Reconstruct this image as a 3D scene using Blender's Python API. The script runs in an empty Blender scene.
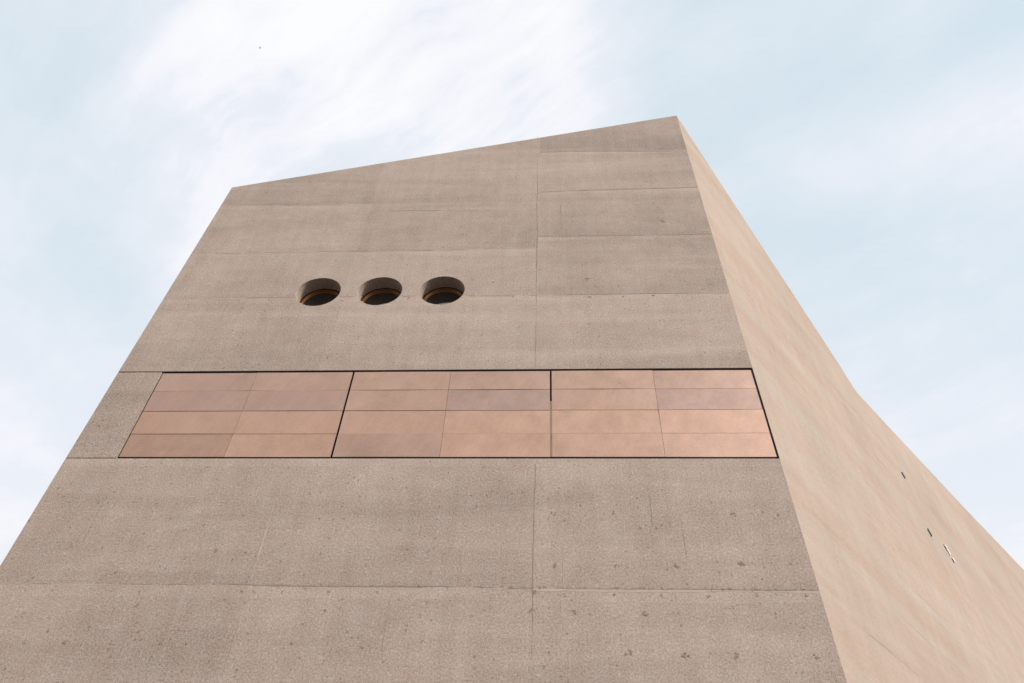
import bpy, bmesh, math, random
from mathutils import Vector, Matrix
from mathutils.geometry import delaunay_2d_cdt
random.seed(7)
scene = bpy.context.scene
COL = scene.collection

# ------------------------------------------------------------------ camera
cam_data = bpy.data.cameras.new('camera')
cam = bpy.data.objects.new('camera', cam_data); COL.objects.link(cam)
r = Vector((0.9985, 0.0420, 0.0343)); f = Vector((-0.0536, 0.6704, 0.7400))
f.normalize(); r = (r - f * r.dot(f)).normalized(); u = r.cross(f)
M = Matrix((r, u, -f)).transposed().to_4x4(); M.translation = Vector((0, -11.0, 1.6))
cam.matrix_world = M
cam_data.sensor_width = 36.0; cam_data.lens = 26.676
cam_data.clip_start = 0.1; cam_data.clip_end = 6000
scene.camera = cam

# ------------------------------------------------------------------ light
SUN_AZ, SUN_EL = math.radians(123.0), math.radians(36.0)     # azimuth clockwise from +Y (north)
sun_dir = Vector((math.sin(SUN_AZ) * math.cos(SUN_EL), math.cos(SUN_AZ) * math.cos(SUN_EL), math.sin(SUN_EL)))
sd = bpy.data.lights.new('sun', 'SUN'); sd.energy = 2.75; sd.angle = math.radians(11.0)
sd.color = (1.0, 0.925, 0.84)
sun = bpy.data.objects.new('sun', sd); COL.objects.link(sun)
sun.rotation_euler = sun_dir.to_track_quat('Z', 'Y').to_euler()

scene.view_settings.view_transform = 'Standard'
scene.view_settings.look = 'None'
scene.view_settings.exposure = 0.85
scene.view_settings.gamma = 1.0
scene.view_settings.use_curve_mapping = False

# ------------------------------------------------------------------ node helper
class NT:
    def __init__(s, tree):
        s.t = tree; s.n = tree.nodes; s.l = tree.links
    def new(s, kind, **kw):
        n = s.n.new(kind)
        for k, v in kw.items(): setattr(n, k, v)
        return n
    def put(s, sock, v):
        if isinstance(v, bpy.types.NodeSocket): s.l.new(v, sock)
        elif v is not None: sock.default_value = v
    def math(s, op, a, b=None, c=None, clamp=False):
        n = s.new('ShaderNodeMath', operation=op, use_clamp=clamp)
        s.put(n.inputs[0], a)
        if b is not None: s.put(n.inputs[1], b)
        if c is not None: s.put(n.inputs[2], c)
        return n.outputs[0]
    def vmath(s, op, a, b=None):
        n = s.new('ShaderNodeVectorMath', operation=op)
        s.put(n.inputs[0], a)
        if b is not None: s.put(n.inputs[1], b)
        return n.outputs[0]
    def noise(s, vec, scale, detail=4.0, rough=0.55, dist=0.0):
        n = s.new('ShaderNodeTexNoise')
        s.put(n.inputs['Vector'], vec); n.inputs['Scale'].default_value = scale
        n.inputs['Detail'].default_value = detail; n.inputs['Roughness'].default_value = rough
        n.inputs['Distortion'].default_value = dist
        return n.outputs['Fac']
    def voro(s, vec, scale, feature='F1', rnd=1.0):
        n = s.new('ShaderNodeTexVoronoi', feature=feature)
        s.put(n.inputs['Vector'], vec); n.inputs['Scale'].default_value = scale
        n.inputs['Randomness'].default_value = rnd
        return n
    def ramp(s, v, a, b, lo=0.0, hi=1.0, smooth=True):
        n = s.new('ShaderNodeMapRange', interpolation_type='SMOOTHSTEP' if smooth else 'LINEAR')
        s.put(n.inputs['Value'], v)
        for k, x in zip(('From Min', 'From Max', 'To Min', 'To Max'), (a, b, lo, hi)): n.inputs[k].default_value = x
        return n.outputs['Result']
    def mapping(s, vec, loc=(0, 0, 0), rot=(0, 0, 0), scale=(1, 1, 1), kind='POINT'):
        n = s.new('ShaderNodeMapping', vector_type=kind)
        s.put(n.inputs['Vector'], vec); n.inputs['Location'].default_value = loc
        n.inputs['Rotation'].default_value = rot; n.inputs['Scale'].default_value = scale
        return n.outputs['Vector']
    def mix(s, fac, a, b, blend='MIX'):
        n = s.new('ShaderNodeMix', data_type='RGBA', blend_type=blend)
        s.put(n.inputs[0], fac); s.put(n.inputs[6], a); s.put(n.inputs[7], b)
        return n.outputs[2]
    def scale_col(s, c, v):
        n = s.new('ShaderNodeVectorMath', operation='SCALE'); s.put(n.inputs[0], c); s.put(n.inputs['Scale'], v)
        return n.outputs[0]
    def xyz(s, v):
        n = s.new('ShaderNodeSeparateXYZ'); s.put(n.inputs[0], v); return n.outputs
    def cxyz(s, x, y, z):
        n = s.new('ShaderNodeCombineXYZ')
        for i, v in enumerate((x, y, z)): s.put(n.inputs[i], v)
        return n.outputs[0]

# ------------------------------------------------------------------ sky
world = bpy.data.worlds.new('World'); scene.world = world; world.use_nodes = True
w = NT(world.node_tree); w.n.clear()
wout = w.new('ShaderNodeOutputWorld'); bg = w.new('ShaderNodeBackground'); bg.inputs['Strength'].default_value = 0.1
w.l.new(bg.outputs[0], wout.inputs[0])
sky = w.new('ShaderNodeTexSky', sky_type='NISHITA'); sky.sun_disc = False
sky.sun_elevation = SUN_EL; sky.sun_rotation = SUN_AZ
sky.altitude = 400; sky.air_density = 1.0; sky.dust_density = 2.5; sky.ozone_density = 1.0
gen = w.new('ShaderNodeTexCoord').outputs['Generated']
X, Y, Z = w.xyz(gen)[:3]
zc = w.math('MAXIMUM', Z, 0.06)
plane = w.cxyz(w.math('DIVIDE', X, zc), w.math('DIVIDE', Y, zc), 0.0)     # the height the cirrus drifts at
def blob(cx, cy, rx, ry, deg):
    v = w.mapping(plane, loc=(cx, cy, 0), rot=(0, 0, math.radians(deg)), scale=(rx, ry, 1), kind='TEXTURE')
    g = w.new('ShaderNodeTexGradient', gradient_type='SPHERICAL'); w.put(g.inputs[0], v)
    return w.ramp(g.outputs['Fac'], 0.0, 1.0)
warp = w.noise(plane, 1.6, 4, 0.55)
wv = w.vmath('ADD', plane, w.cxyz(w.math('MULTIPLY', warp, 0.30), w.math('MULTIPLY', warp, 0.16), 0.0))
def streaks(deg, sx, sy, scale, detail=6, rough=0.58, seed=0.0):
    v = w.mapping(wv, loc=(seed, seed * 0.7, 0), rot=(0, 0, math.radians(deg)), scale=(1 / sx, 1 / sy, 1), kind='TEXTURE')
    return w.noise(v, scale, detail, rough)
s1 = streaks(-36, 0.75, 4.0, 2.0, 8, rough=0.62, seed=3.1)
s2 = streaks(25, 0.9, 1.9, 2.6, seed=8.3)
soft = w.noise(plane, 2.6, 8, 0.60, 0.3)
fleck = w.noise(wv, 7.0, 8, 0.62)
big = w.math('ADD', w.math('ADD', blob(-0.27, 0.41, 0.42, 0.48, 55), blob(-0.10, 0.41, 0.30, 0.36, 0)), blob(-0.42, 0.64, 0.40, 0.42, 0), clamp=True)
band = blob(0.56, 0.52, 0.62, 0.15, -18)
wisp = blob(0.63, 0.73, 0.10, 0.035, 40)
veil = w.ramp(w.math('ADD', w.math('MULTIPLY', soft, 0.6), w.math('MULTIPLY', s1, 0.4)), 0.36, 0.68, 0.0, 0.34)
c1 = w.math('MULTIPLY', big, w.ramp(w.math('ADD', w.math('MULTIPLY', s1, 0.66), w.math('ADD', w.math('MULTIPLY', soft, 0.22), w.math('MULTIPLY', fleck, 0.12))), 0.32, 0.66, 0.36, 0.90))
c2 = w.math('MULTIPLY', band, w.ramp(s2, 0.30, 0.66, 0.30, 0.56))
c3 = w.math('MULTIPLY', wisp, w.ramp(w.noise(plane, 14.0, 4, 0.6), 0.42, 0.66, 0.0, 0.26))
# thin haze thickens towards the horizon
low = w.ramp(Z, 0.82, 0.40, 0.0, 0.60)
cov = w.math('ADD', w.math('ADD', c1, c2), w.math('ADD', c3, w.math('ADD', veil, low)), clamp=True)
pale = w.mix(0.80, sky.outputs[0], (4.2, 4.92, 5.22, 1))           # thin high veil over the whole sky
cl = w.mix(w.ramp(cov, 0.0, 0.68, 0.0, 1.0, False), pale, (4.85, 4.95, 5.35, 1))
cl = w.mix(w.ramp(cov, 0.58, 1.05, 0.0, 1.0, False), cl, (5.5, 5.5, 5.55, 1))
sdot = w.new('ShaderNodeVectorMath', operation='DOT_PRODUCT'); w.put(sdot.inputs[0], gen); sdot.inputs[1].default_value = sun_dir
cl = w.scale_col(cl, w.ramp(sdot.outputs['Value'], 0.72, 1.0, 1.0, 2.4))     # the thin cloud is brighter round the sun
w.put(bg.inputs['Color'], cl)

# ------------------------------------------------------------------ materials
def mat(name):
    m = bpy.data.materials.new(name); m.use_nodes = True
    t = NT(m.node_tree); b = t.n['Principled BSDF']
    return m, t, b

def concrete(name, base, side=False):
    m, t, b = mat(name)
    P = t.new('ShaderNodeTexCoord').outputs['Object']
    if side:                                                      # run of the boards: along the face, level
        q = t.mapping(P, rot=(0, 0, -math.atan2(0.7702, 0.6375)))
    else:
        q = P
    sx, sy, sz = t.xyz(q)[:3]
    if side:
        lines = t.noise(t.mapping(q, scale=(0.10, 1, 1.1)), 1.0, 6, 0.60, 0.5)
        fine = t.noise(t.mapping(q, scale=(0.30, 1, 5.0)), 1.6, 5, 0.65, 0.3)
        blotch = t.noise(q, 0.30, 4, 0.5)
        drips = t.noise(t.mapping(q, scale=(1.6, 1, 0.22)), 1.3, 5, 0.6, 0.6)
        speck = t.noise(q, 24.0, 4, 0.8)
        pit = t.noise(t.mapping(q, scale=(.6, 1, 1)), 11.0, 3, 0.7)
        v = t.math('ADD', t.ramp(lines, 0.32, 0.68, -0.055, 0.055, False), t.ramp(fine, 0.3, 0.7, -0.05, 0.05, False))
        v = t.math('ADD', v, t.ramp(blotch, 0.3, 0.7, -0.06, 0.06, False))
        v = t.math('ADD', v, t.ramp(drips, 0.3, 0.7, -0.06, 0.06, False))
        v = t.math('ADD', v, t.ramp(speck, 0.25, 0.75, -0.17, 0.14, False))
        v = t.math('ADD', v, t.ramp(pit, 0.26, 0.40, -0.16, 0.0))
        hue = t.ramp(lines, 0.35, 0.65)
    else:
        blotch = t.noise(q, 0.42, 5, 0.55)
        blotch2 = t.noise(q, 2.4, 5, 0.6)
        pour = t.noise(t.mapping(q, scale=(0.12, 1, 1.25)), 1.0, 5, 0.62, 0.7)
        strip = t.noise(t.mapping(q, scale=(3.2, 1, 0.16)), 1.2, 5, 0.6, 0.4)
        speck = t.noise(q, 30.0, 4, 0.8)
        grain = t.noise(q, 75.0, 2, 0.6)
        agg = t.voro(q, 11.0)
        dark = t.math('MULTIPLY', t.ramp(agg.outputs['Distance'], 0.34, 0.16), t.ramp(t.xyz(agg.outputs['Color'])[0], 0.80, 0.87))
        lite = t.math('MULTIPLY', t.ramp(agg.outputs['Distance'], 0.38, 0.18), t.ramp(t.xyz(agg.outputs['Color'])[1], 0.84, 0.90))
        tone = t.new('ShaderNodeAttribute', attribute_name='tone').outputs['Fac']
        v = t.math('ADD', t.ramp(blotch, 0.3, 0.7, -0.07, 0.07, False), t.ramp(pour, 0.3, 0.7, -0.10, 0.10, False))
        v = t.math('ADD', v, t.ramp(strip, 0.3, 0.7, -0.045, 0.045, False))
        v = t.math('ADD', v, t.ramp(blotch2, 0.3, 0.7, -0.05, 0.05, False))
        v = t.math('ADD', v, t.ramp(speck, 0.3, 0.7, -0.42, 0.28, False))
        v = t.math('ADD', v, t.ramp(grain, 0.3, 0.7, -0.20, 0.17, False))
        v = t.math('ADD', v, t.math('MULTIPLY', dark, -0.26))
        v = t.math('ADD', v, t.math('MULTIPLY', lite, 0.12))
        v = t.math('ADD', v, tone)
        hue = t.ramp(t.math('ADD', t.math('MULTIPLY', blotch2, 0.5), t.math('MULTIPLY', speck, 0.5)), 0.38, 0.62)
    k = 1.4 if side else 1.2
    c = t.mix(hue, (base[0] * (1 + .02 * k), base[1] * (1 - .016 * k), base[2] * (1 - .032 * k), 1), (base[0] * (1 - .012 * k), base[1] * (1 + .012 * k), base[2] * (1 + .030 * k), 1))
    c = t.scale_col(c, t.math('ADD', v, 1.0))
    t.put(b.inputs['Base Color'], c)
    b.inputs['Roughness'].default_value = 0.92
    b.inputs['Specular IOR Level'].default_value = 0.25
    bump = t.new('ShaderNodeBump'); bump.inputs['Strength'].default_value = 0.45 if not side else 0.25
    bump.inputs['Distance'].default_value = 0.012
    hgt = t.math('ADD', speck, t.math('MULTIPLY', grain, 0.4)) if not side else t.math('ADD', t.math('MULTIPLY', fine, 1.0), t.math('MULTIPLY', speck, 0.4))
    t.put(bump.inputs['Height'], hgt); t.put(b.inputs['Normal'], bump.outputs[0])
    return m

BASE = (0.348, 0.277, 0.229)
M_front = concrete('washed_concrete', BASE)
M_side = concrete('board_concrete', (0.318, 0.249, 0.197), True)

def plain(name, col, rough=0.6, metal=0.0, var=0.10, scale=6.0, spec=0.5):
    m, t, b = mat(name)
    P = t.new('ShaderNodeTexCoord').outputs['Object']
    n = t.noise(P, scale, 4, 0.6)
    t.put(b.inputs['Base Color'], t.scale_col(col, t.ramp(n, 0.25, 0.75, 1 - var, 1 + var, False)))
    b.inputs['Roughness'].default_value = rough; b.inputs['Metallic'].default_value = metal
    b.inputs['Specular IOR Level'].default_value = spec
    return m
M_joint = plain('joint_dirt', (0.242, 0.192, 0.158), 0.95, 0, 0.25, 3.0, 0.2)
M_stain = plain('plug_stain', (0.235, 0.178, 0.142), 0.95, 0, 0.3, 40.0, 0.2)
M_lime = plain('joint_lime', (0.375, 0.295, 0.247), 0.95, 0, 0.10, 5.0, 0.2)
M_dark = plain('matte_black', (0.0035, 0.003, 0.003), 0.9, 0, 0.2, 9.0, 0.2)  # brackets, carrier and gasket; also the strips that paint shade into the gaps
M_ring = plain('window_copper', (0.17, 0.066, 0.022), 0.26, 0.5, 0.12, 8.0)
M_ring.node_tree.nodes['Principled BSDF'].inputs['Specular Tint'].default_value = (1.0, 0.62, 0.35, 1)
M_slot = plain('dark_steel', (0.028, 0.020, 0.015), 0.6, 0.3, 0.2, 20.0)
M_white = plain('chalky_white', (0.72, 0.68, 0.64), 0.8, 0, 0.08, 30.0)
M_paving = plain('asphalt', (0.055, 0.052, 0.050), 0.9, 0, 0.12, 0.8, 0.3)
M_feather = plain('grey_feather', (0.45, 0.45, 0.46), 0.8, 0, 0.1, 3.0)

def copper():
    m, t, b = mat('weathered_copper')
    P = t.new('ShaderNodeTexCoord').outputs['Object']
    at = t.new('ShaderNodeAttribute', attribute_name='sheet').outputs['Vector']
    ax, ay, az = t.xyz(at)[:3]
    big = t.noise(t.vmath('ADD', P, t.scale_col(at, 13.0)), 0.8, 4, 0.55, 0.4)
    brush = t.noise(t.mapping(P, rot=(0, math.radians(22), 0), scale=(0.2, 1, 1.6), kind='TEXTURE'), 1.8, 5, 0.6, 0.5)
    stain = t.noise(t.vmath('ADD', P, t.scale_col(at, 5.0)), 3.2, 6, 0.65)
    fine = t.noise(P, 30.0, 3, 0.6)
    spot = t.voro(P, 2.1); sp = t.math('MULTIPLY', t.ramp(spot.outputs['Distance'], 0.07, 0.02), t.ramp(t.xyz(spot.outputs['Color'])[0], 0.70, 0.74))
    v = t.math('ADD', t.ramp(big, 0.3, 0.7, -0.09, 0.09, False), t.ramp(brush, 0.3, 0.7, -0.035, 0.035, False))
    v = t.math('ADD', v, t.ramp(stain, 0.3, 0.7, -0.05, 0.05, False))
    v = t.math('ADD', v, t.ramp(fine, 0.3, 0.7, -0.075, 0.075, False))
    v = t.math('ADD', v, ax)
    v = t.math('ADD', v, t.math('MULTIPLY', sp, -0.22))
    hue = t.math('ADD', ay, t.ramp(big, 0.35, 0.65, -0.10, 0.16), clamp=True)
    c = t.mix(hue, (0.420, 0.258, 0.180, 1), (0.362, 0.242, 0.196, 1))   # fresh copper to purplish oxide
    t.put(b.inputs['Base Color'], t.scale_col(c, t.math('ADD', v, 1.0)))
    b.inputs['Metallic'].default_value = 0.45
    t.put(b.inputs['Roughness'], t.ramp(stain, 0.3, 0.7, 0.40, 0.54))
    bump = t.new('ShaderNodeBump'); bump.inputs['Strength'].default_value = 0.10; bump.inputs['Distance'].default_value = 0.03
    t.put(bump.inputs['Height'], big); t.put(b.inputs['Normal'], bump.outputs[0])
    return m
M_copper = copper()
def glass():
    m, t, b = mat('solar_glass')                                   # coated glass, dark room behind
    P = t.new('ShaderNodeTexCoord').outputs['Object']
    n = t.noise(P, 1.2, 2, 0.5)
    t.put(b.inputs['Base Color'], t.scale_col((0.012, 0.013, 0.014), t.ramp(n, 0.3, 0.7, 0.8, 1.2)))
    b.inputs['Roughness'].default_value = 0.03
    b.inputs['IOR'].default_value = 2.7
    return m
M_glass = glass()

# ------------------------------------------------------------------ object helpers
def obj(name, bm, mats, parent=None, loc=None):
    me = bpy.data.meshes.new(name); bm.to_mesh(me); bm.free()
    for m_ in (mats if isinstance(mats, (list, tuple)) else [mats]): me.materials.append(m_)
    o = bpy.data.objects.new(name, me); COL.objects.link(o)
    if parent: o.parent = parent
    if loc: o.location = loc
    return o
def box(bm, lo, hi, mi=0):
    vs = [bm.verts.new((x, y, z)) for x in (lo[0], hi[0]) for y in (lo[1], hi[1]) for z in (lo[2], hi[2])]
    for q in ((0, 1, 3, 2), (4, 6, 7, 5), (0, 4, 5, 1), (2, 3, 7, 6), (0, 2, 6, 4), (1, 5, 7, 3)):
        bm.faces.new([vs[i] for i in q]).material_index = mi
def poly(bm, pts, mi=0):
    fc = bm.faces.new([bm.verts.new(p) for p in pts]); fc.material_index = mi; return fc

# ------------------------------------------------------------------ ground
bm = bmesh.new(); poly(bm, [(-2500, -2500, 0), (2500, -2500, 0), (2500, 2500, 0), (-2500, 2500, 0)])
ground = obj('ground', bm, M_paving); ground['kind'] = 'structure'

# ------------------------------------------------------------------ building
B = bpy.data.objects.new('concrete_building', None); COL.objects.link(B)
B['label'] = 'tall beige concrete building with sloping roofline, three round windows and a copper band'
B['category'] = 'building'

def xl(z): return -9.40 + (z - 0.0) * 0.0098 if z < 12.85 else -9.274 + (z - 12.85) * 0.01425      # left edge of the front
def xr(z): return 4.190 - z * 0.00938                                                               # right corner
DIR = Vector((0.6375, 0.7702, 0.0)).normalized()
def side(s, z, off=0.0):                                            # a point on the right face: s metres along it
    return Vector((xr(z), 0, z)) + DIR * s + Vector((0.7702, -0.6375, 0)) * off

Z0, Z1 = 10.522, 12.885                                             # copper band
XB = -8.29                                                          # band's left end
HC = [(-5.546, 15.558), (-4.071, 15.561), (-2.588, 15.561)]; HR = 0.533
TL, TR = (xl(20.43), 20.43), (xr(24.31), 24.31)
def ztop(x): return TL[1] + (x - TL[0]) * (TR[1] - TL[1]) / (TR[0] - TL[0])

# courses left / right of the upright day joint at x = -0.34
XJ = -0.345
SEAM_L = [4.75, 7.908, Z0, Z1, 15.34, 17.18, 19.42]
SEAM_R = [4.70, 7.900, Z0, Z1, 15.33, 17.70, 19.93, 22.08]
rnd = random.Random(11)
def tone_at(x, z):
    """how pale each pour came out, with a slow change from its bottom to its top"""
    S = SEAM_L if x < XJ else SEAM_R
    k = sum(1 for s in S if z > s)
    lo = S[k - 1] if k else 0.0
    hi = S[k] if k < len(S) else 24.5
    col = 0
    if x < XJ: col = 1 if x > -4.93 else 2
    tbl = {(0, 1): -0.02, (0, 2): 0.00, (0, 4): 0.05, (0, 5): 0.00, (0, 6): -0.02, (0, 7): 0.01, (0, 8): -0.05,
           (1, 1): 0.0, (1, 2): -0.02, (1, 4): 0.03, (1, 5): 0.04, (1, 6): -0.05, (1, 7): 0.03,
           (2, 1): -0.04, (2, 2): -0.03, (2, 4): 0.0, (2, 5): 0.01, (2, 6): 0.02, (2, 7): -0.02}
    v = tbl.get((col, k), 0.0) * 1.4
    q = (z - lo) / max(hi - lo, 0.1)
    v += 0.05 * (q - 0.5) + (0.05 if q > 0.93 else 0.0) * 1.0 - (0.035 * max(0, 1 - q / 0.12))
    return v

def front_mesh():
    pts, edges = [], []
    def chain(ps, closed=True):
        b0 = len(pts); pts.extend(Vector(p) for p in ps); n = len(ps)
        edges.extend((b0 + i, b0 + (i + 1) % n) for i in range(n if closed else n - 1))
    zs = [0, 5, 8, Z0, Z1, 16, 20.43]
    outer = [(xr(0), 0), (xr(Z0), Z0), (xr(Z1), Z1), TR] + [(xl(z), z) for z in reversed(zs)]
    chain(outer)
    chain([(xl(Z0), Z0), (xr(Z0), Z0)], False); chain([(xl(Z1), Z1), (xr(Z1), Z1)], False)
    for cx, cz in HC:
        chain([(cx + HR * math.cos(a), cz + HR * math.sin(a)) for a in [2 * math.pi * i / 96 for i in range(96)]])
    def cut(x0, z0, x1, z1): chain([(x0, z0), (x1, z1)], False)
    def inside_x(z): return xl(z) + 1e-4, xr(z) - 1e-4
    for S, left in ((SEAM_L, True), (SEAM_R, False)):
        lo = 0
        for s, e in zip([0] + S, S + [24.4]):
            for q in (0.0, 0.12, 0.5, 0.93, 0.999):
                z = s + (e - s) * q
                if Z0 - 0.01 < z < Z1 + 0.01 or z < 0.05: continue
                a, b_ = inside_x(min(z, 24.3))
                if z > 20.43: a = TL[0] + (z - TL[1]) * (TR[0] - TL[0]) / (TR[1] - TL[1]) + 1e-3
                if left: b_ = XJ
                else: a = max(a, XJ)
                if b_ - a > 0.05: cut(a, z, b_, z)
    cut(XJ, 0.01, XJ, Z0 - 0.001); cut(XJ, Z1 + 0.001, XJ, ztop(XJ) - 0.001)
    cut(-4.93, 0.01, -4.93, Z0 - 0.001); cut(-4.93, Z1 + 0.001, -4.93, ztop(-4.93) - 0.001)
    vs, _, fs, *_ = delaunay_2d_cdt(pts, edges, [], 2, 1e-4)
    keep = []
    import mathutils
    for fc in fs:
        c = sum((Vector((vs[i][0], vs[i][1])) for i in fc), Vector((0, 0))) / len(fc)
        if c.y > ztop(c.x) or c.x < xl(c.y) or c.x > xr(c.y) or Z0 < c.y < Z1: continue
        if any((c - Vector(h)).length < HR * 0.999 for h in HC): continue
        keep.append((fc, c))
    return vs, keep

vs, faces = front_mesh()
bm = bmesh.new(); tone = bm.loops.layers.float.new('tone')
bv = [bm.verts.new((v[0], 0.0, v[1])) for v in vs]
for fc, c in faces:
    try: F = bm.faces.new([bv[i] for i in fc])
    except ValueError: continue
    for lp in F.loops:
        p = lp.vert.co
        eps = 0.004
        lp[tone] = tone_at(c.x if abs(p.x - XJ) < .01 or abs(p.x + 4.93) < .01 else p.x, p.z + eps * (1 if c.y > p.z else -1))
    F.normal_update()
    if F.normal.y > 0: F.normal_flip()
bmesh.ops.delete(bm, geom=[v for v in bm.verts if not v.link_faces], context='VERTS')
# thickness seen in the round openings and round the copper band
RD = 0.40
for cx, cz in HC:
    n = 96; ra, rb = [], []
    for i in range(n):
        a = 2 * math.pi * i / n
        ra.append(bm.verts.new((cx + HR * math.cos(a), 0.0, cz + HR * math.sin(a))))
        rb.append(bm.verts.new((cx + HR * math.cos(a), RD + 0.1, cz + HR * math.sin(a))))
    for i in range(n):
        F = bm.faces.new((ra[i], rb[i], rb[(i + 1) % n], ra[(i + 1) % n])); F.smooth = True
BD = 0.16
poly(bm, [(xl(Z0), 0, Z0), (xr(Z0), 0, Z0), (xr(Z0), BD, Z0), (xl(Z0), BD, Z0)])
poly(bm, [(xl(Z1), 0, Z1), (xl(Z1), BD, Z1), (xr(Z1), BD, Z1), (xr(Z1), 0, Z1)])
poly(bm, [(xl(Z0), BD, Z0 - .05), (xr(Z0) + .1, BD, Z0 - .05), (xr(Z1) + .1, BD, Z1 + .05), (xl(Z1), BD, Z1 + .05)], 4)

# --- construction joints: thin irregular ridges and grooves left by the shutters
def ribbon(bm, a, b, width, mi, y=-0.003, seg=0.11, broken=0.0, wob=0.006, seed=0, at=None):
    R = random.Random(seed); a, b = Vector(a), Vector(b); L = (b - a).length; n = max(3, int(L / seg))
    t = (b - a) / L; nrm = Vector((-t.y, t.x)); rows = []; off = 0.0
    ph = [(R.uniform(0, 6.3), R.uniform(.5, 1.4) * k, .9 / k ** .5) for k in (1, 2.3, 5.1, 11.0)]
    for i in range(n + 1):
        d_ = L * i / n
        off = off * 0.85 + R.uniform(-wob, wob)
        wd = sum(am * math.sin(p0 + fr * d_) for p0, fr, am in ph) * .42 + R.uniform(-.25, .25) + 0.95 - 1.15 * broken
        wd = max(0.0, min(1.35, wd))
        p = a + t * d_ + nrm * off
        rows.append((p - nrm * width * .5 * wd, p + nrm * width * .5 * wd, wd))
    for i in range(n):
        if rows[i][2] + rows[i + 1][2] < .05: continue
        q = [rows[i][0], rows[i + 1][0], rows[i + 1][1], rows[i][1]]
        if rows[i][2] < .02: q = q[:3]
        elif rows[i + 1][2] < .02: q = [q[0], q[1], q[3]]
        poly(bm, [(v.x, y, v.y) if at is None else at(v.x, v.y) for v in q], mi)
sd_ = 100
for s in SEAM_L + SEAM_R[:]:
    pass
def seam(x0, z0, x1, z1, wdark=0.016, wlite=0.03, bd=0.25, bl=0.35, dz=-0.022):
    global sd_
    sd_ += 1
    ribbon(bm, (x0, z0), (x1, z1), wdark, 1, seed=sd_, broken=bd)
    if wlite: ribbon(bm, (x0, z0 + dz), (x1, z1 + dz), wlite, 2, y=-0.0015, seed=sd_ + 500, broken=bl)
XL = lambda z: xl(z) + 0.02
XR = lambda z: xr(z) - 0.02
seam(XL(7.91), 7.915, -4.92, 7.911, .012, .020, .5, .6); seam(-4.90, 7.911, XJ, 7.905, .022, .02, .2, .5); seam(XJ, 7.903, XR(7.9), 7.912, .016, .050, .42, .0, -.030)
R_ = random.Random(77)
for i in range(90):                                               # crumbling edge: grit along the joint
    x = R_.uniform(XJ, 4.05) if i < 65 else R_.uniform(-4.9, XJ); q = R_.uniform(.006, .016)
    poly(bm, [(x + q * R_.uniform(.8, 2.2) * math.cos(a_), -.0045 - i * 1e-5, 7.908 + R_.gauss(.006, .014) + q * math.sin(a_)) for a_ in (0, 1.3, 2.5, 3.6, 5.0)], 1)
seam(XL(4.75), 4.75, XJ, 4.75); seam(XJ, 4.70, XR(4.7), 4.70)
seam(XL(15.36), 15.36, -6.2, 15.352, .010, .035, .6, .15); seam(-4.95, 15.345, -4.65, 15.345, .012, .03); seam(-3.5, 15.345, -3.2, 15.345, .012, .03); seam(-1.95, 15.335, XJ, 15.325, .012, .03, .5, .2); seam(XJ, 15.325, XR(15.3), 15.345, .014, .02, .4, .5)
seam(XL(17.17), 17.17, XJ, 17.185, .014, .045, .5, .15); seam(XJ, 17.715, XR(17.7), 17.695, .018, .02, .25, .6)
seam(XL(19.49), 19.49, -4.92, 19.36, .014, .035, .5, .3); seam(-4.89, 19.05, XJ, 18.96, .013, .0, .5); seam(XJ, 19.87, XR(19.9), 19.975, .018, .02, .2, .7)
seam(XJ, 22.19, XR(22.1), 22.0, .018, .02, .3, .7)
# upright joints
for (x0, z0, x1, z1, wd, bk, mi) in [(XJ, 0.2, XJ, 10.4, .013, .35, 1), (XJ - .02, 12.95, XJ - .06, 23.1, .016, .25, 1), (-4.92, .3, -4.92, 7.8, .012, .5, 1), (-4.95, 8.0, -4.97, 10.3, .05, .35, 2),
        (.145, 7.95, .145, 8.8, .012, .2, 2), (2.15, 8.47, 2.15, 9.56, .009, .3, 1), (1.66, 9.05, 1.67, 9.71, .008, .3, 1), (-7.6, 13.0, -7.6, 15.2, .010, .6, 1),
        (-4.9, 12.95, -4.9, 15.0, .010, .6, 1), (1.75, 13.0, 1.75, 15.2, .008, .55, 1), (.25, 18.0, .25, 19.2, .012, .3, 1), (2.1, 20.1, 2.1, 21.9, .008, .6, 1),
        (-2.6, 5.0, -2.6, 7.8, .008, .6, 1), (1.9, 4.8, 1.9, 7.8, .008, .6, 1), (-6.9, 5.0, -6.9, 7.7, .010, .5, 1), (-8.1, 8.3, -8.1, 10.1, .008, .6, 1)]:
    sd_ += 1; ribbon(bm, (x0, z0), (x1, z1), wd, mi, seed=sd_, broken=bk)
# --- shutter tie holes: small conical dimples with a plug, irregularly stained
def patch(x, z, rx, rz, mi, y, R, n=11):
    poly(bm, [(x + rx * q * math.cos(a_), y, z + rz * q * math.sin(a_)) for q, a_ in ((R.uniform(.55, 1.15), 6.2832 * i / n + R.uniform(-.12, .12)) for i in range(n))], mi)
def tie(x, z, rr, sd):                                             # plug half crumbled away: a ragged crescent and grit
    R = random.Random(sd); a0 = R.uniform(0, 6.3); n = 14; span = R.uniform(.15, .55)
    for i in range(int(n * span * (1 if sd % 3 else .4))):
        if R.random() < .15: continue
        a1, a2 = a0 + i * 6.283 / n, a0 + (i + 1) * 6.283 / n; w1, w2 = R.uniform(.35, .75), R.uniform(.35, .75); o1 = R.uniform(.85, 1.1)
        poly(bm, [(x + rr * q * math.cos(a_), -.004, z + rr * q * math.sin(a_)) for q, a_ in ((o1, a1), (o1, a2), (w2, a2), (w1, a1))], 3)
    for q in range(R.randint(2, 4)):
        patch(x + R.uniform(-.7, .7) * rr, z + R.uniform(-.7, .7) * rr, rr * R.uniform(.2, .45), rr * R.uniform(.2, .45), 3, -.005 - .0004 * q, R, 8)
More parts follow.
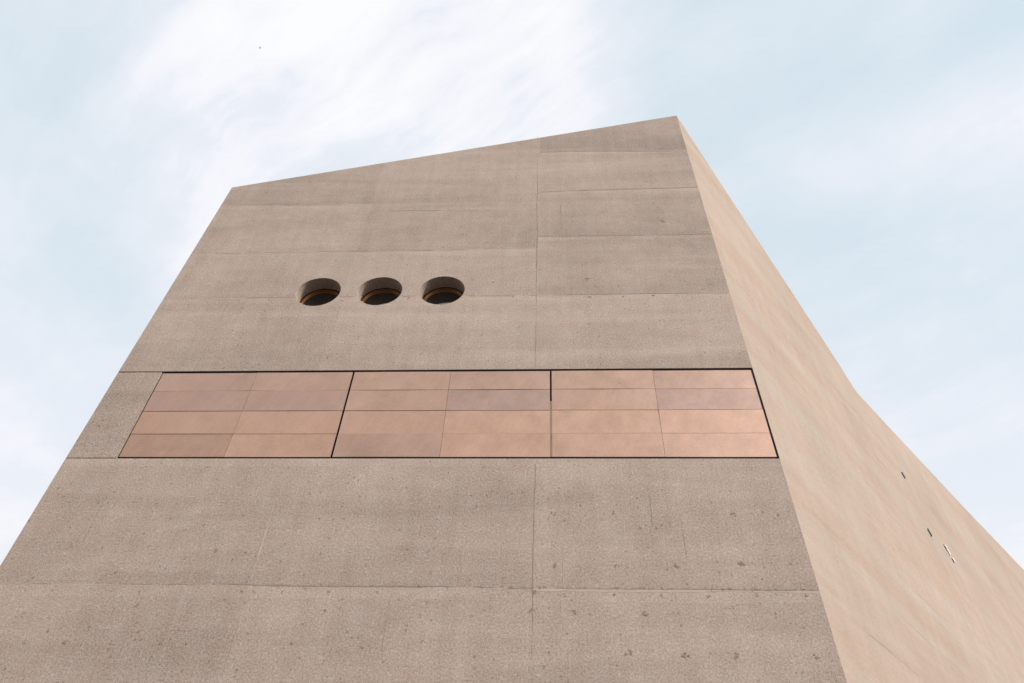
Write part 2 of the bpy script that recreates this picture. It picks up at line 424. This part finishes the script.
TIES = [(1.0, 8.32, .05), (1.98, 8.33, .05), (2.99, 8.34, .07), (3.78, 8.36, .035), (-.01, 8.32, .05),
        (.16, 7.79, .032), (.93, 7.79, .032), (1.67, 7.79, .028), (2.39, 7.8, .034), (3.15, 7.81, .034), (3.89, 7.82, .03),
        (1.4, 7.5, .055), (2.72, 7.6, .045), (.29, 7.5, .045), (-.36, 7.52, .04), (-1.01, 7.55, .04), (-.33, 7.84, .045),
        (1.08, 6.87, .06), (1.92, 6.85, .065), (2.63, 6.85, .06), (3.81, 6.86, .045), (-.18, 6.64, .04),
        (3.05, 9.31, .045), (3.78, 9.31, .035), (1.01, 9.34, .05), (-.01, 9.31, .05),
        (-6.69, 7.55, .05), (-4.36, 7.8, .04), (-3.6, 7.81, .032), (-3.6, 7.47, .038), (-2.84, 7.81, .028), (-7.57, 6.92, .055), (-6.8, 6.92, .05), (-8.19, 6.91, .045), (-6.02, 6.93, .05),
        (-5.73, 8.54, .045), (-7.7, 8.56, .038), (-8.67, 7.95, .022), (-5.03, 7.81, .03), (-4.84, 7.8, .035), (-2.0, 7.0, .03), (-2.9, 6.9, .03), (-2.1, 8.55, .025), (-3.9, 8.5, .022),
        (.82, 15.92, .05), (.88, 15.25, .045), (1.61, 15.24, .035), (2.31, 15.26, .035), (2.84, 15.28, .03), (2.86, 18.33, .055), (2.62, 20.31, .04), (3.65, 22.43, .05), (.52, 18.4, .04), (1.7, 18.3, .025),
        (-1.4, 15.85, .035), (-1.9, 15.95, .028), (-3.35, 15.28, .04), (-4.9, 15.22, .045), (-.9, 15.3, .025), (3.3, 20.5, .025), (2.2, 22.5, .025), (1.0, 22.5, .03), (1.5, 20.4, .025), (.4, 20.3, .025),
        (-7.3, 17.0, .025), (-5.9, 17.05, .022), (-2.4, 18.2, .022), (-3.9, 18.1, .022), (-1.2, 20.3, .03), (-1.15, 17.6, .025), (-6.8, 18.6, .022), (-8.1, 15.2, .025), (-7.2, 15.2, .025)]
for i, (x, z, rr) in enumerate(TIES): tie(x, z, rr, 900 + i)
front = obj('front_wall', bm, [M_front, M_joint, M_lime, M_stain, M_dark], B)

# --- concrete infill that closes the band at its left end
bm = bmesh.new(); tone = bm.loops.layers.float.new('tone')
g = 0.024
vsb = [bm.verts.new(p) for p in [(xl(Z0 + g), 0.004, Z0 + g), (XB - g, 0.004, Z0 + g), (XB - g, 0.004, Z1 - g), (xl(Z1 - g), 0.004, Z1 - g),
                                 (xl(Z0 + g), BD - .01, Z0 + g), (XB - g, BD - .01, Z0 + g), (XB - g, BD - .01, Z1 - g), (xl(Z1 - g), BD - .01, Z1 - g)]]
for q in ((0, 1, 2, 3), (0, 3, 7, 4), (1, 5, 6, 2), (3, 2, 6, 7), (0, 4, 5, 1)): bm.faces.new([vsb[i] for i in q])
for F in bm.faces:
    for lp in F.loops: lp[tone] = -0.09
obj('infill_block', bm, M_front, B)

# --- copper panels: three bays of eight thin folded sheets over a dark carrier
BAYS = [(-8.273, -4.192, -6.23), (-4.148, -0.064, -2.122), (-0.028, 4.062, 2.043)]
ROWS = [Z0 + 0.042, 11.137, 11.733, 12.305, Z1 - 0.056]
SHEET = [  # (tone, oxide) bottom row to top row, left and right sheet
    [(-.10, .05), (.03, .10), (.01, .15), (.06, .10), (-.02, .65), (.00, .70), (.02, .55), (.03, .50)],
    [(-.03, .45), (.06, .05), (.04, .15), (.07, .10), (.03, .35), (-.03, .90), (.02, .30), (-.01, .45)],
    [(.03, .20), (.02, .25), (.05, .10), (.05, .15), (.02, .40), (-.06, .85), (.01, .35), (-.01, .55)]]
def edge_x(bay, z, right):
    if bay == 2 and right: return xr(z) - 0.040
    return BAYS[bay][1] if right else BAYS[bay][0]
rs = random.Random(5)
for k, (x0, x1, xm) in enumerate(BAYS):
    bm = bmesh.new(); lay = bm.loops.layers.float_vector.new('sheet')
    for j in range(4):
        for i in range(2):
            za, zb = ROWS[j] + 0.003, ROWS[j + 1] - 0.003
            if j == 2: za += 0.008
            tn, ox = SHEET[k][j * 2 + i]
            pts = []
            nx, nz = 6, 3
            yb = 0.006 + rs.uniform(-.003, .003); bow = rs.uniform(-.004, .004); tl_ = rs.uniform(-.004, .004)
            grid = []
            for a in range(nz + 1):
                z = za + (zb - za) * a / nz; row = []
                lx = edge_x(k, z, False) if i == 0 else xm + 0.003
                rx = xm - 0.003 if i == 0 else edge_x(k, z, True)
                for b_ in range(nx + 1):
                    x = lx + (rx - lx) * b_ / nx
                    y = yb + bow * math.sin(math.pi * b_ / nx) + tl_ * a / nz
                    row.append(bm.verts.new((x, y, z)))
                grid.append(row)
            fs_ = []
            for a in range(nz):
                for b_ in range(nx):
                    F = bm.faces.new((grid[a][b_], grid[a][b_ + 1], grid[a + 1][b_ + 1], grid[a + 1][b_])); F.smooth = True; fs_.append(F)
            rim0 = grid[0] + [rw[-1] for rw in grid[1:]] + grid[-1][-2::-1] + [rw[0] for rw in grid[-2:0:-1]]
            rim = [bm.verts.new(v.co) for v in rim0]
            back = [bm.verts.new((v.co.x, v.co.y + .035, v.co.z)) for v in rim]
            for q in range(len(rim)):
                fs_.append(bm.faces.new((rim[q], back[q], back[(q + 1) % len(rim)], rim[(q + 1) % len(rim)])))
            for F in fs_:
                for lp in F.loops: lp[lay] = (tn * 0.9, ox, (k * 8 + j * 2 + i) * 0.37)
    # folded backing strip visible in the joints between the sheets
    fs_ = []
    for (a, b_) in ((0, 0),):
        z0_, z1_ = ROWS[0] + .006, ROWS[-1] - .006
        F = poly(bm, [(edge_x(k, z0_, False) + .006, .052, z0_), (edge_x(k, z0_, True) - .006, .052, z0_), (edge_x(k, z1_, True) - .006, .052, z1_), (edge_x(k, z1_, False) + .006, .052, z1_)])
        for lp in F.loops: lp[lay] = (-.15, .4, 3.3)
    if k == 1:                                                      # added brown strip, painting the light that reaches the joint's lower half
        F = poly(bm, [(-.058, .010, Z0 + .05), (-.034, .010, Z0 + .05), (-.034, .010, 11.98), (-.058, .010, 11.98)])
        for lp in F.loops: lp[lay] = (-.22, .0, 1.7)
    pan = obj('copper_panel', bm, M_copper, B)
    pan['label'] = ['leftmost copper panel, its lower left sheet stained brown', 'middle copper panel with paler lower sheets', 'right copper panel ending at the building corner'][k]
    # dark carrier behind, and the two small feet that show at its bottom corners
    bm = bmesh.new(); box(bm, (x0 + .05, .09, Z0 + .06), (edge_x(k, Z0, True) - .09, .13, Z1 - .06)); obj('carrier_frame', bm, M_dark, pan)
    for xf in (x0 + 0.055, x1 - 0.075):
        bm = bmesh.new(); box(bm, (xf - .055, .006, Z0 + .002), (xf + .055, .06, Z0 + .036)); obj('foot_bracket', bm, M_dark, pan)
# black strips added in the open gaps, standing in for the shade there
bm = bmesh.new()
box(bm, (XB + .01, .02, Z1 - .064), (xr(Z1) - .03, .09, Z1 - .002)); obj('top_gap_shade', bm, M_dark, B)
bm = bmesh.new(); box(bm, (XB + .01, .012, Z0 + .001), (xr(Z0) - .03, .09, Z0 + .046)); obj('bottom_gap_shade', bm, M_dark, B)
bm = bmesh.new()
vv = [(xr(Z0) - .036, .004, Z0 + .01), (xr(Z0) - .004, .004, Z0 + .01), (xr(Z1) - .004, .004, Z1 - .01), (xr(Z1) - .036, .004, Z1 - .01)]
poly(bm, vv); poly(bm, [(a, y + .07, c) for a, y, c in reversed(vv)]); poly(bm, [vv[0], vv[3], (vv[3][0], .09, vv[3][2]), (vv[0][0], .09, vv[0][2])]); poly(bm, [vv[1], (vv[1][0], .09, vv[1][2]), (vv[2][0], .09, vv[2][2]), vv[2]])
obj('corner_gap_shade', bm, M_dark, B)

# --- round windows: copper lining, coated glass
def lathe(bm, cx, cz, prof, n=96):
    rows = []
    for rr, y in prof: rows.append([bm.verts.new((cx + rr * math.cos(2 * math.pi * i / n), y, cz + rr * math.sin(2 * math.pi * i / n))) for i in range(n)])
    for a, b_ in zip(rows, rows[1:]):
        for i in range(n):
            F = bm.faces.new((a[i], b_[i], b_[(i + 1) % n], a[(i + 1) % n])); F.smooth = True
    return rows
for k, (cx, cz) in enumerate(HC):
    e = bpy.data.objects.new('round_window', None); COL.objects.link(e); e.parent = B; e.location = (cx, 0.33, cz)
    bm = bmesh.new(); lathe(bm, 0, 0, [(HR - .014, 0.020), (HR - .018, 0.014), (HR - .024, .075), (HR - .10, .079)])
    obj('frame', bm, M_ring, e)
    bm = bmesh.new(); lathe(bm, 0, 0, [(HR - .001, 0.0), (HR - .017, 0.015)]); obj('gasket', bm, M_dark, e)
    bm = bmesh.new(); vsr = [bm.verts.new(((HR - .03) * math.cos(2 * math.pi * i / 96), .078, (HR - .03) * math.sin(2 * math.pi * i / 96))) for i in range(96)]
    F = bm.faces.new(vsr); F.normal_update()
    if F.normal.y > 0: F.normal_flip()
    obj('glass', bm, M_glass, e)

# --- right-hand face
SIL = [(0, TR[1]), (7.788, 19.366), (8.60, 18.70), (8.80, 18.66), (10.793, 18.893), (18.6, 19.922), (27.8, 21.32), (46.0, 24.0)]
bm = bmesh.new()
pts = [side(0, 0), side(46.0, 0)] + [side(s, z) for s, z in reversed(SIL)]
pts.insert(len(pts), side(0, 12))
F = poly(bm, [tuple(p) for p in pts])
bmesh.ops.triangulate(bm, faces=[F])
def sribbon(s0, z0, s1, z1, wd, mi, bk, sd): ribbon(bm, (s0, z0), (s1, z1), wd, mi, seed=sd, broken=bk, seg=.16, wob=.012, at=lambda s, z: tuple(side(s, z, .004)))
for i, z in enumerate([4.7, 5.9, 7.9, 9.2, 10.53, 11.7, 12.84, 14.1, 15.33, 16.5, 17.7, 18.8, 19.93, 21.0, 22.1]):
    smax = 44 if z < 18.5 else (TR[1] - z) / (TR[1] - 19.366) * 7.788 - .1
    for q in range(3):
        a = smax * (q / 3 + rs.uniform(0, .1)); b_ = a + smax * rs.uniform(.12, .26)
        sribbon(a, z + rs.uniform(-.04, .04), min(b_, smax), z + rs.uniform(-.04, .04), .012, 1 if rs.random() < .2 else 2, .55, 2000 + i * 5 + q)
obj('side_wall', bm, [M_side, M_joint, M_lime], B)

# two dark vent slots and a chalky bracket on it
def slab_on_side(bm, s0, z0, s1, z1, wd, off0, off1):
    a, b_ = Vector((s0, z0)), Vector((s1, z1)); t = (b_ - a).normalized(); nn = Vector((-t.y, t.x)) * wd / 2
    c = [a - nn, b_ - nn, b_ + nn, a + nn]
    lo = [bm.verts.new(side(p.x, p.y, off0)) for p in c]; hi = [bm.verts.new(side(p.x, p.y, off1)) for p in c]
    bm.faces.new(hi); bm.faces.new(lo[::-1])
    for i in range(4): bm.faces.new((lo[i], lo[(i + 1) % 4], hi[(i + 1) % 4], hi[i]))
for k, (a, b_) in enumerate([((10.123, 16.319), (10.244, 16.166)), ((10.211, 14.36), (10.361, 14.206))]):
    bm = bmesh.new(); slab_on_side(bm, a[0], a[1], b_[0], b_[1], .15, .0, .02)
    o = obj('vent_slot', bm, M_slot, B); o['label'] = ['upper dark vent slot in the side wall', 'lower dark vent slot in the side wall'][k]
bm = bmesh.new()
slab_on_side(bm, 11.50, 14.50, 11.60, 14.33, .05, .0, .012)
rod = obj('bracket', bm, M_slot, B)
bm = bmesh.new()
slab_on_side(bm, 11.78, 14.18, 11.86, 14.07, .05, .0, .012)
rod2 = obj('bracket', bm, M_slot, B)
for (s0, z0, s1, z1) in [(11.60, 14.52, 11.66, 14.44), (11.64, 14.40, 11.74, 14.27), (11.86, 14.20, 11.92, 14.12)]:
    bm = bmesh.new(); slab_on_side(bm, s0, z0, s1, z1, .10, .0, .03); obj('white_plate', bm, M_white, rod2 if s0 > 11.8 else rod)

# --- the sides and roof one does not see from the front
bm = bmesh.new()
BL = Vector((-8.6, 24.0, 0)); FR = side(46.0, 0); FRB = FR + Vector((-14, 9, 0))
zb = 12.0
poly(bm, [(xl(0), 0, 0), (xl(Z0), 0, Z0), (xl(Z1), 0, Z1), (TL[0], 0, TL[1]), (BL.x, BL.y, zb), (BL.x, BL.y, 0)])
bmesh.ops.triangulate(bm, faces=bm.faces[:])
poly(bm, [tuple(FR), tuple(FRB), (FRB.x, FRB.y, zb), tuple(side(46, 24))])
poly(bm, [tuple(FRB), (BL.x, BL.y, 0), (BL.x, BL.y, zb), (FRB.x, FRB.y, zb)])
obj('rear_wall', bm, M_side, B)
bm = bmesh.new()
top = [side(s, z) for s, z in SIL]
bl = Vector((BL.x, BL.y, zb)); fb = Vector((FRB.x, FRB.y, zb))
tri = [(Vector((TL[0], 0, TL[1])), top[0], bl)] + [(top[i], top[i + 1], bl) for i in range(len(top) - 1)] + [(top[-1], fb, bl)]
for t_ in tri: poly(bm, [tuple(p) for p in t_])
bmesh.ops.remove_doubles(bm, verts=bm.verts[:], dist=.001)
obj('roof', bm, M_side, B)

# ------------------------------------------------------------------ bird far up in the cloud
dirv = Vector((-0.3404, 0.3293, 0.8807)); pos = Vector((0, -11, 1.6)) + dirv * 250
bm = bmesh.new()
n = 8; prof = [(-.22, .005), (-.17, .03), (-.08, .06), (.03, .07), (.12, .05), (.17, .035), (.205, .036), (.235, .02), (.27, .003)]
rows = [[bm.verts.new((y, rr * math.cos(2 * math.pi * i / n), rr * math.sin(2 * math.pi * i / n))) for i in range(n)] for y, rr in prof]
for a, b_ in zip(rows, rows[1:]):
    for i in range(n): bm.faces.new((a[i], a[(i + 1) % n], b_[(i + 1) % n], b_[i]))
bird = obj('bird', bm, M_feather, None, pos); bird.rotation_euler = (0, 0, math.radians(35))
bird['label'] = 'tiny grey bird flying high in the white cloud above the building'; bird['category'] = 'bird'
for sgn in (-1, 1):
    bm = bmesh.new()
    up = [(.10, .05, .03), (.13, .22, .08), (.05, .42, .05), (-.06, .38, .05), (-.04, .2, .07), (-.07, .05, .03)]
    a = [bm.verts.new((x, y * sgn, z)) for x, y, z in up]; b_ = [bm.verts.new((x, y * sgn, z - .012)) for x, y, z in up]
    bm.faces.new(a); bm.faces.new(b_[::-1])
    for i in range(6): bm.faces.new((a[i], b_[i], b_[(i + 1) % 6], a[(i + 1) % 6]))
    obj('wing', bm, M_feather, bird)
bm = bmesh.new(); a = [bm.verts.new(p) for p in [(-.19, -.02, .005), (-.34, -.06, .005), (-.34, .06, .005), (-.19, .02, .005)]]; b_ = [bm.verts.new((v.co.x, v.co.y, -.008)) for v in a]
bm.faces.new(a); bm.faces.new(b_[::-1])
for i in range(4): bm.faces.new((a[i], b_[i], b_[(i + 1) % 4], a[(i + 1) % 4]))
obj('tail', bm, M_feather, bird)
